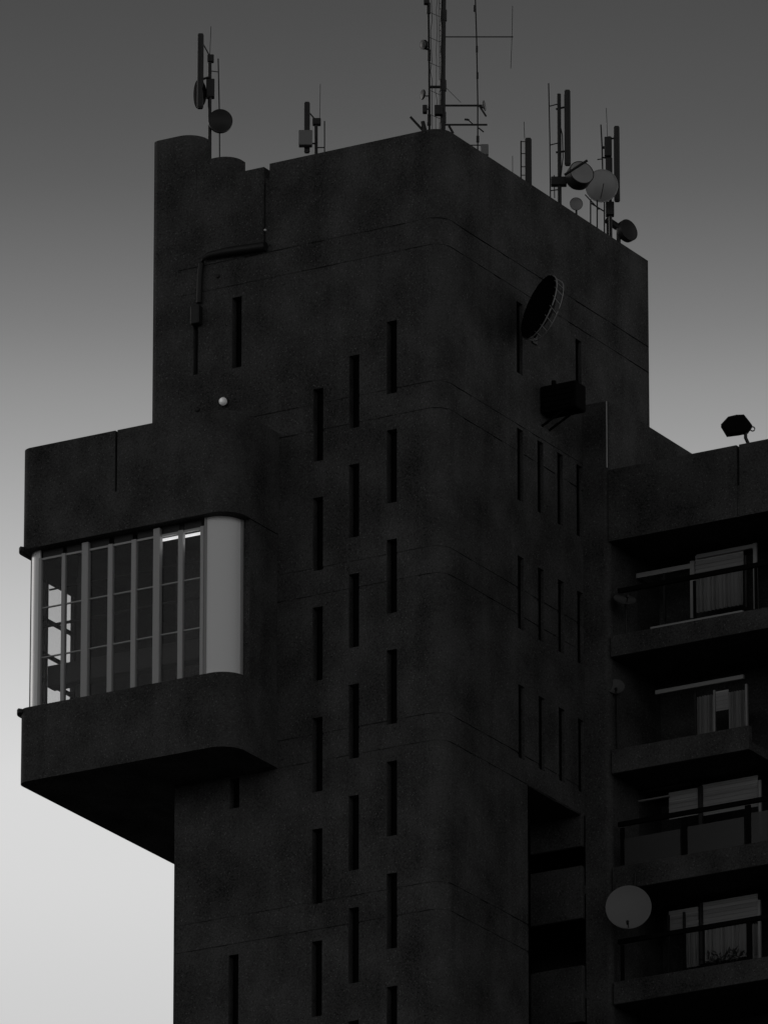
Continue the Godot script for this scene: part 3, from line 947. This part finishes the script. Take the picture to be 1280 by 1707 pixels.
func build_aerials() -> void:
	# 1: mast behind the stepped flue stacks
	start_rig("antenna_mast", "antenna mast with a tall panel and a round drum dish behind the flue stacks", "antenna mast", 350, 262, Vector3(-6.1, 0, -1.3), "", ROOF)
	a_tube("pole", [foot_of(350), l(350, 92)], 6.5, M.steel)
	a_panel(335, 60, 184, 11, M.radome, 0.12)
	a_drum("drum_dish", 330, 153, 25, Vector3(-0.93, -0.1, 0.3), 0.1, M.black, M.black, -0.15)
	clamp_arm(337, 70, 349, 92, 2.5); clamp_arm(336, 134, 350, 130, 4, 0.06); clamp_arm(336, 168, 350, 162, 4, 0.06)
	a_box("radio_unit", 344, 132, 358, 162, 0.2, M.steel, -0.05)
	a_box("radio_unit", 346, 92, 357, 104, 0.14, M.steel)
	a_tube("whip_aerial", [l(350, 92), l(352, 44)], 1.3, M.steel, null, 5)
	a_tube("side_pole", [foot_of(367), l(366, 190), l(364, 98)], 2.6, M.steel, null, 6)
	clamp_arm(350, 118, 364, 120, 1.6)
	a_drum("drum_dish", 368, 204, 21, Vector3(0.1, -0.05, 1), 0.16, M.radome, M.radome, 0.12)
	clamp_arm(350, 204, 368, 204, 5, -0.03)
	# 2: short group on the long parapet
	start_rig("antenna_mast", "short antenna mast with a pale equipment box on the long parapet", "antenna mast", 527, 256, Vector3(-3.55, 0, -0.6))
	a_tube("pole", [foot_of(527), l(527, 202)], 6, M.steel)
	a_panel(512, 172, 256, 10, M.radome, 0.05)
	a_box("equipment_box", 498, 224, 521, 249, 0.2, M.radome_light, 0.2)
	a_box("radio_unit", 521, 198, 535, 209, 0.14, M.steel)
	clamp_arm(514, 186, 526, 200, 2.5); clamp_arm(512, 240, 527, 240, 3, 0.03)
	a_tube("side_pole", [foot_of(541), l(541, 202)], 2.4, M.steel, null, 6)
	clamp_arm(527, 246, 541, 246, 2)
	a_tube("whip_aerial", [l(533, 200), l(534, 140)], 1.1, M.steel, null, 5)
	# 3: the big mast at the corner
	start_rig("antenna_mast", "tallest lattice antenna mast with cross arms at the tower corner", "antenna mast", 738, 217, Vector3(-1.6, 0, -1.6))
	a_tube("pole", [foot_of(738), l(738, 120), l(739, 0), l(739.5, -60)], 9.5, M.steel, null, 10)
	a_tube("pole", [foot_of(716), l(715, 100), l(713, -40)], 4.2, M.steel)
	a_tube("ladder_rail", [foot_of(733, -0.1), l(732, -50, -0.1)], 1.4, M.steel, null, 5)
	for y in range(-40, 215, 9):
		clamp_arm(732, y, 738, y - 3, 1.1, -0.06)
	for y in [20, 62, 104, 150, 190]:
		clamp_arm(715, y, 733, y + 8, 0.9)
	clamp_arm(715, 145, 738, 145, 5)
	a_tube("cross_arm", [l(738, 61.5), l(855, 61.5)], 2, M.steel, null, 6)
	a_tube("cross_arm", [l(738, 176), l(803, 176)], 3.6, M.steel, null, 6)
	a_tube("cross_arm", [l(738, 208), l(812, 208)], 3.4, M.steel, null, 6)
	a_tube("stay_wire", [l(742, 145), l(768, 171)], 0.9, M.steel, null, 5)
	var sp = a_tube("side_pole", [foot_of(796), l(796, 170), l(794, 62), l(791, -30)], 2.9, M.steel, null, 6)
	for q in [[791, 14, 5], [794.5, 82, 4.5], [795.5, 126, 4.5], [796, 232, 6]]:
		a_tube("collar", [l(q[0], q[1] - 5), l(q[0], q[1] + 5)], q[2], M.steel, sp, 6)
	for q in [[739, 26, 12], [738, 143, 12.5], [738, 196, 11.5], [714, 14, 7], [715, 92, 6], [715, 200, 7]]:
		a_tube("collar", [l(q[0], q[1] - 9), l(q[0], q[1] + 9)], q[2], M.steel, null, 8)
	rng.seed = 77
	for c in [[727, 0.06], [735, 0.08], [719, 0.05]]:
		var pts := [foot_of(c[0], c[1])]
		for i in 15: pts.append(l(c[0] + rng.randf_range(-1.8, 1.8), 205.0 - i * 17.0, c[1]))
		a_tube("cable", pts, 1.1, M.steel, null, 5)
	a_tube("whip_aerial", [l(854, 10), l(853, 61), l(851, 114)], 1.3, M.steel, null, 5)
	a_drum("small_dish", 704, 77, 8.5, Vector3(-0.85, -0.15, 0.5), 0.1, M.radome, M.radome, 0.1, 0.02)
	clamp_arm(706, 80, 715, 83, 4)
	a_drum("small_dish", 703, 160, 9, Vector3(-0.92, 0.05, 0.35), 0.05, M.radome, M.radome, 0.1, 0.02)
	clamp_arm(705, 160, 715, 160, 2)
	a_box("radio_unit", 704, 176, 712, 189, 0.14, M.steel)
	a_box("equipment_box", 724, 180, 737, 196, 0.16, M.radome, 0.14)
	a_box("equipment_box", 706, -6, 714, 10, 0.14, M.radome, 0.1)
	a_drum("small_dish", 808, 176, 9, Vector3(0.97, 0.1, 0.2), 0.03, M.radome_light, M.radome_light, 0.0, 0.015)
	clamp_arm(796, 176, 806, 180, 3); clamp_arm(799, 177, 810, 194, 3.5); clamp_arm(708, 182, 716, 182, 2.5)
	clamp_arm(684, 195, 707, 220, 4.5); a_tube("stay", [l(704, 203), l(709, 222)], 8, M.steel)
	clamp_arm(778, 198, 789, 208, 2); clamp_arm(774, 199, 782, 200, 3.5); clamp_arm(797, 213, 806, 220, 2.4); clamp_arm(748, 210, 755, 222, 4.5)
	clamp_arm(780, 242, 812, 242, 2)
	a_box("equipment_box", 801, 244, 814, 262, 0.12, M.radome_light, 0.1)
	# 4: single panel pair on the steep parapet
	start_rig("antenna_mast", "stubby dark panel antenna with a side pole on the shorter parapet", "antenna mast", 880, 300, Vector3(-1.0, 0, -4.3))
	a_tube("pole", [foot_of(881, -0.1), l(881, 240, -0.1)], 4, M.steel)
	a_panel(880, 231, 318, 12, M.radome)
	a_tube("side_pole", [foot_of(868), l(868, 235)], 3, M.steel, null, 6)
	for y in [236, 256, 278, 292]: clamp_arm(868, y, 878, y, 1.6)
	a_tube("whip_aerial", [l(874, 231), l(873, 203)], 1.3, M.steel, null, 5)
	a_tube("whip_aerial", [foot_of(854), l(854, 260)], 1.2, M.steel, null, 5)
	# 5: mast with a pale horn dish
	start_rig("antenna_mast", "antenna mast with a tall side panel and a pale conical horn dish", "antenna mast", 931, 330, Vector3(-1.1, 0, -6.0))
	a_tube("pole", [foot_of(932), l(931, 157)], 7.5, M.steel)
	a_tube("side_pole", [foot_of(917), l(916, 230), l(914, 139)], 2.6, M.steel, null, 6)
	a_panel(945, 152, 277, 11, M.radome, 0.05)
	for q in [[916, 177, 931, 173], [916, 242, 931, 238], [916, 300, 931, 298], [916, 318, 931, 316], [923, 292, 924, 330]]: clamp_arm(q[0], q[1], q[2], q[3], 2)
	for q in [[926, 182, 944, 178], [926, 254, 944, 252]]: clamp_arm(q[0], q[1], q[2], q[3], 3.5)
	a_tube("cable", [l(931, 200), l(937, 225), l(938, 262), l(934, 300)], 2, M.steel, null, 5)
	a_box("radio_unit", 918, 296, 944, 310, 0.18, M.steel)
	var hd = a_drum("horn_dish", 969, 296, 22.5, Vector3(0.34, 0.18, 0.92), 0.42, M.dish_dark, M.dish_pale, 0.35, -0.14)
	a_tube("feed_arm", [l(940, 303, 0.45), l(978, 283, 0.62)], 4.5, M.steel, hd, 6)
	clamp_arm(931, 305, 960, 300, 8, 0.02)
	# 6: small round dish low on the parapet
	start_rig("parapet_dish", "small pale round dish sitting low on the shorter parapet beside the horn dish mast", "dish", 960, 350, Vector3(-1.1, 0, -6.9))
	a_drum("reflector", 960, 342, 11.5, Vector3(0.1, -0.05, 1), 0.06, M.radome_light, M.dish_pale, 0.1, 0.03)
	a_tube("stand", [foot_of(960), l(960, 342)], 4, M.steel)
	# 7: larger pale dish on a trestle
	start_rig("roof_dish", "large pale round dish tilted on a trestle between two antenna masts", "dish", 1003, 380, Vector3(-1.3, 0, -8.0))
	a_drum("reflector", 1002, 311, 29, Vector3(-0.25, -0.3, 0.9), 0.08, M.dish_pale, M.dish_pale, 0.05, 0.1)
	a_tube("feed_arm", [l(1000, 335, 0.15), l(1005, 316, 0.4)], 2, M.steel, null, 6)
	for px in [984, 995, 1007]:
		a_tube("leg", [foot_of(px - 1, -0.1), l(px, 330, -0.1)], 3, M.steel, null, 6)
	a_tube("brace", [l(984, 336, -0.1), l(1007, 350, -0.1)], 2.4, M.steel, null, 6)
	a_tube("brace", [l(975, 322, -0.1), l(998, 348, -0.05)], 2.4, M.steel, null, 6)
	# 8: mast at the far end
	start_rig("antenna_mast", "antenna mast with one long side panel and stacked radio units by the far roof corner", "antenna mast", 1017, 380, Vector3(-1.1, 0, -8.7))
	a_tube("pole", [foot_of(1017), l(1015, 228)], 6, M.steel)
	a_panel(1027, 213, 338, 10.5, M.radome, 0.08)
	a_tube("side_pole", [l(1004, 290), l(1003, 245), l(1001, 208)], 3, M.steel, null, 6)
	a_box("radio_unit", 1007, 230, 1019, 262, 0.2, M.steel); a_box("radio_unit", 1009, 264, 1020, 300, 0.16, M.radome)
	a_box("radio_unit", 1009, 338, 1023, 360, 0.2, M.steel)
	for q in [[1003, 246, 1012, 246, 5], [1002, 262, 1012, 264, 3], [1003, 284, 1015, 286, 3], [1012, 232, 1027, 230, 3], [1015, 300, 1027, 298, 4], [995, 266, 1003, 265, 2]]: clamp_arm(q[0], q[1], q[2], q[3], q[4])
	a_tube("whip_aerial", [l(1012, 230), l(1010, 180)], 1.2, M.steel, null, 5)
	# 9: dark drum at the far end
	start_rig("drum_antenna", "black drum antenna with a horn body at the far end of the parapet", "antenna", 1040, 405, Vector3(-1.0, 0, -9.4))
	a_drum("drum_dish", 1048, 383, 20, Vector3(0.55, 0.1, 0.62), 0.2, M.dish_dark, M.dish_dark, 0.0)
	a_tube("horn_body", [l(1010, 366), l(1028, 378), l(1044, 384)], 13, M.steel, null, 10)
	a_tube("stand", [foot_of(1030), l(1030, 380)], 8, M.steel)
	a_tube("stand", [foot_of(1012), l(1012, 366)], 5, M.steel)

# ---------------------------------------------------------------- things fixed to the walls
func build_fixtures() -> void:
	# large dish on the steep face, its back frame catching the light
	var c := on_x(896, 511, 0.75)
	var t := thing("wall_dish", "large black dish with a pale rim and ring frame bracketed to the tower's wall", "dish", Vector3(0.0, c.y, c.z))
	var lc := Vector3(0.75, 0, 0)
	var n := Vector3(-0.55, 0.257, 0.79).normalized()
	var q := frame_of(n)
	var r := 0.82
	var xf := Transform3D(q, lc)
	var st := mb()
	var prof := []
	for i in 11:
		var u := i / 10.0
		prof.append(Vector2(r * u, 0.32 * (u * u - 1)))
	for i in 11:
		var u := 1.0 - i / 10.0
		prof.append(Vector2((r + 0.004) * u, 0.32 * (u * u - 1) - 0.03))
	lathe(st, xf, prof, 48)
	obj("reflector", st, M.black, t)
	var ring := func(rr: float, h: float, w: float, called: String, m: Material) -> void:
		var s := mb()
		var pts := []
		for i in 49:
			var a := TAU * i / 48
			pts.append(xf * Vector3(cos(a) * rr, h, sin(a) * rr))
		tube(s, pts, w, 6)
		obj(called, s, m, t)
	ring.call(r + 0.004, -0.06, 0.014, "rim", M.frame)
	ring.call(r * 0.96, -0.26, 0.011, "back_ring", M.frame)
	for i in 20:
		var a := TAU * i / 20; var b2 := TAU * (i + 0.5) / 20
		var s5 := mb()
		tube(s5, [xf * Vector3(cos(a) * r, 0, sin(a) * r), xf * Vector3(cos(b2) * r * 0.96, -0.26, sin(b2) * r * 0.96)], 0.008, 5)
		obj("strut", s5, M.frame, t)
	var s6 := mb()
	for dy in [-0.3, 0.3]:
		tube(s6, [Vector3(0.0, dy, -1.15), xf * Vector3(0, -0.3, 0)], 0.035, 8)
	obj("bracket", s6, M.steel, t)
	var s7 := mb()
	cbx(s7, Vector3(0.003, -0.45, -1.27), Vector3(0.04, 0.45, -1.03), 0.01)
	obj("wall_plate", s7, M.steel, t)
	# black plant box hung on the same face
	var v := thing("ventilation_box", "black box-shaped ventilation housing projecting from the tower wall below the large dish", "ventilation box", Vector3(0, 86.95, -4.95))
	var s8 := mb()
	cbx(s8, Vector3(0.003, 0, -0.28), Vector3(0.98, 0.68, 0.25), 0.03)
	obj("housing", s8, M.black, v)
	for k in 4:
		var s9 := mb()
		bx(s9, Vector3(0.1, 0.1 + k * 0.14, 0.252), Vector3(0.9, 0.17 + k * 0.14, 0.275))
		obj("louvre", s9, M.black, v)
	var s9b := mb()
	tube(s9b, [Vector3(0.25, 0.675, 0.0), Vector3(0.25, 0.86, 0.0)], 0.06, 10)
	obj("outlet", s9b, M.black, v)
	for z in [-0.2, 0.15]:
		var s10 := mb()
		tube(s10, [Vector3(0.0, -0.3, z), Vector3(0.6, 0.005, z)], 0.03, 6)
		obj("brace", s10, M.black, v)
	# round wall lamp just above the plant room roof
	var p := on_z(372, 669, 0.12)
	var w := thing("wall_lamp", "small round white lamp on the tower wall above the plant room", "lamp", Vector3(p.x, p.y, 0))
	var glow := plain(0.8, 0.4)
	glow.emission_enabled = true; glow.emission = Color(1, 1, 1); glow.emission_energy_multiplier = 0.06
	var s11 := mb()
	var pr := []
	for i in 9:
		var a := PI * i / 8
		pr.append(Vector2(sin(a) * 0.1, -cos(a) * 0.1))
	lathe(s11, Transform3D(Basis(), Vector3(0, 0, 0.12)), pr, 20)
	obj("globe", s11, glow, w)
	var s12 := mb()
	lathe(s12, Transform3D(Basis(Vector3.RIGHT, Vector3.BACK, Vector3.DOWN), Vector3.ZERO), [Vector2(0, 0.003), Vector2(0.1, 0.003), Vector2(0.1, 0.03), Vector2(0.05, 0.05), Vector2(0, 0.05)], 20)
	obj("base_plate", s12, M.steel, w)
	var om := OmniLight3D.new()
	om.name = "lamp_light"; om.light_energy = 0.003; om.omni_range = 8; om.omni_attenuation = 2; om.light_size = 0.1; om.shadow_enabled = true
	w.add_child(om); om.position = Vector3(0, 0, 0.26)
	# strip lamps behind the head of the plant room glazing
	var lampm := plain(0.8, 0.4)
	lampm.emission_enabled = true; lampm.emission = Color(1, 1, 1); lampm.emission_energy_multiplier = 0.8
	var zl := PZ - 0.24 - 0.13
	var ends := [[269, 298, 898, "lit strip lamp inside the plant room glazing beside the thick mullion"], [304, 335, 892, "lit strip lamp inside the plant room glazing next to the wide white panel"]]
	for e in ends:
		var a := on_z(e[0], e[2], zl); var b := on_z(e[1], e[2], zl)
		var y := on_z((e[0] + e[1]) / 2.0, e[2], zl).y
		var lt := thing("strip_lamp", e[3], "lamp", Vector3((a.x + b.x) / 2, y, zl), 0, "strip lamps in the plant room")
		var hl: float = (b.x - a.x) / 2
		var s13 := mb()
		tube(s13, [Vector3(-hl, 0, 0), Vector3(hl, 0, 0)], 0.035, 10)
		obj("tube", s13, lampm, lt)
		var s14 := mb()
		cbx(s14, Vector3(-hl - 0.02, 0.04, -0.06), Vector3(hl + 0.02, 0.1, 0.03), 0.008)
		obj("housing", s14, M.steel, lt)
		var s15 := mb()
		for sx in [-hl + 0.05, hl - 0.05]:
			tube(s15, [Vector3(sx, 0.098, -0.02), Vector3(sx, 83.2 - y + 0.01, -0.02)], 0.008, 5)
		obj("hanger", s15, M.steel, lt)
		var ol := OmniLight3D.new()
		ol.name = "lamp_light"; ol.light_energy = 0.012; ol.omni_range = 10; ol.omni_attenuation = 2; ol.light_size = 0.1; ol.shadow_enabled = true
		lt.add_child(ol); ol.position = Vector3(0, -0.16, 0)
	# floodlight on the roof edge of the flats
	var fb := on_z(1243, 738, FZ - 0.17)
	rp0 = Vector3(fb.x, 0, fb.z)
	rig = thing("roof_floodlight", "black hooded floodlight on a short post on the apartment roof edge", "floodlight", Vector3(fb.x, 86.03, fb.z), deg_to_rad(YAW))
	a_tube("post", [foot_of(1242.5), l(1242, 730), l(1242, 712)], 6, M.steel)
	var hex := [[1201, 710], [1213, 697], [1227, 693.5], [1239, 693], [1247, 703], [1253, 711], [1246, 721], [1231, 724], [1211, 726.5]]
	var s16 := mb()
	var ctr := Vector3.ZERO
	for h in hex: ctr += l(h[0], h[1]) / hex.size()
	for i in hex.size():
		var A := l(hex[i][0], hex[i][1]); var B := l(hex[(i + 1) % hex.size()][0], hex[(i + 1) % hex.size()][1])
		var nn := Vector3((B - A).y, -(B - A).x, 0).normalized()
		if nn.dot(A - ctr) < 0: nn = -nn
		var dz := Vector3(0, 0, 0.09)
		quad(s16, A + dz, B + dz, B - dz, A - dz, nn)
		for sgn in [1.0, -1.0]:
			var A2: Vector3 = ctr + (A - ctr) * 0.86 + dz * sgn * 1.25; var B2: Vector3 = ctr + (B - ctr) * 0.86 + dz * sgn * 1.25
			var n4 := (nn + Vector3(0, 0, sgn)).normalized()
			quad(s16, A + dz * sgn, B + dz * sgn, B2, A2, n4)
			tri(s16, A2, B2, ctr + dz * sgn * 1.25, Vector3(0, 0, sgn), Vector3(0, 0, sgn), Vector3(0, 0, sgn))
	var hood := obj("hood", s16, M.black, rig)
	a_tube("hood_rim", [l(1201, 711, 0.11), l(1213, 698, 0.11), l(1228, 694.5, 0.11)], 2, M.steel, hood, 6)
	var s17 := mb()
	var rc := l(1253.5, 715)
	var rpts := []
	for i in 13: rpts.append(rc + Vector3(cos(TAU * i / 12), sin(TAU * i / 12), 0) * 0.055)
	tube(s17, rpts, 0.016, 6)
	obj("lifting_ring", s17, M.galv, rig)

# ---------------------------------------------------------------- light and sky
func build_camera_and_sky() -> void:
	var cam := Camera3D.new()
	cam.name = "camera"
	add_child(cam)
	cam.position = CAM_POS
	cam.rotation_degrees = Vector3(PITCH, YAW, 0)
	cam.keep_aspect = Camera3D.KEEP_HEIGHT
	cam.fov = rad_to_deg(2.0 * atan(853.5 / FOCAL))
	cam.near = 0.5; cam.far = 3000.0
	cam.current = true
	cam_f = -cam.basis.z; cam_r = cam.basis.x; cam_u = cam.basis.y
	# grey sky: pale near the horizon, darkening upwards, the same all round
	var table := [[-90, 40], [-2, 60], [0, 188], [12, 198], [16.95, 207], [17.7, 215], [18.3, 217], [18.8, 206], [19.3, 191], [19.64, 178], [20.15, 157], [20.5, 142], [20.85, 124], [21.2, 110], [21.66, 93], [22.0, 85], [22.67, 75], [26, 62], [40, 50], [90, 40]]
	var hgt := 2048
	var img := Image.create(16, hgt, false, Image.FORMAT_RGBF)
	for y in hgt:
		var el := 90.0 - (y + 0.5) * 180.0 / hgt
		var k := 0
		while k < table.size() - 2 and table[k + 1][0] < el: k += 1
		var t := clampf((el - table[k][0]) / (table[k + 1][0] - table[k][0]), 0, 1)
		var v: float = lerpf(table[k][1], table[k + 1][1], t) / 255.0
		var lin := Color(v, v, v).srgb_to_linear()
		for x in 16: img.set_pixel(x, y, lin)
	var pm := PanoramaSkyMaterial.new()
	pm.panorama = ImageTexture.create_from_image(img)
	var sky := Sky.new()
	sky.sky_material = pm
	var env := Environment.new()
	env.background_mode = Environment.BG_SKY
	env.sky = sky
	env.tonemap_mode = Environment.TONE_MAPPER_LINEAR
	env.tonemap_exposure = 1.0
	env.sdfgi_enabled = true; env.ssao_enabled = true; env.ssil_enabled = true
	var we := WorldEnvironment.new()
	we.name = "world_environment"
	we.environment = env
	add_child(we)
	# veiled low sun behind the tower, off to its far side
	var sun := DirectionalLight3D.new()
	sun.name = "sun"
	add_child(sun)
	sun.look_at_from_position(Vector3.ZERO, -Vector3(-0.95, 0.26, -0.16), Vector3.UP)
	sun.light_energy = 0.18
	sun.light_angular_distance = 10.0
	sun.light_color = Color(1.0, 0.99, 0.98)
	sun.shadow_enabled = true

func _ready() -> void:
	build_camera_and_sky()
	materials()
	var st := mb()
	quad(st, Vector3(-1500, 0, -1500), Vector3(1500, 0, -1500), Vector3(1500, 0, 1500), Vector3(-1500, 0, 1500), Vector3.UP)
	obj("ground", st, M.ground).set_meta("kind", "structure")
	build_tower()
	build_flats()
	build_aerials()
	build_fixtures()
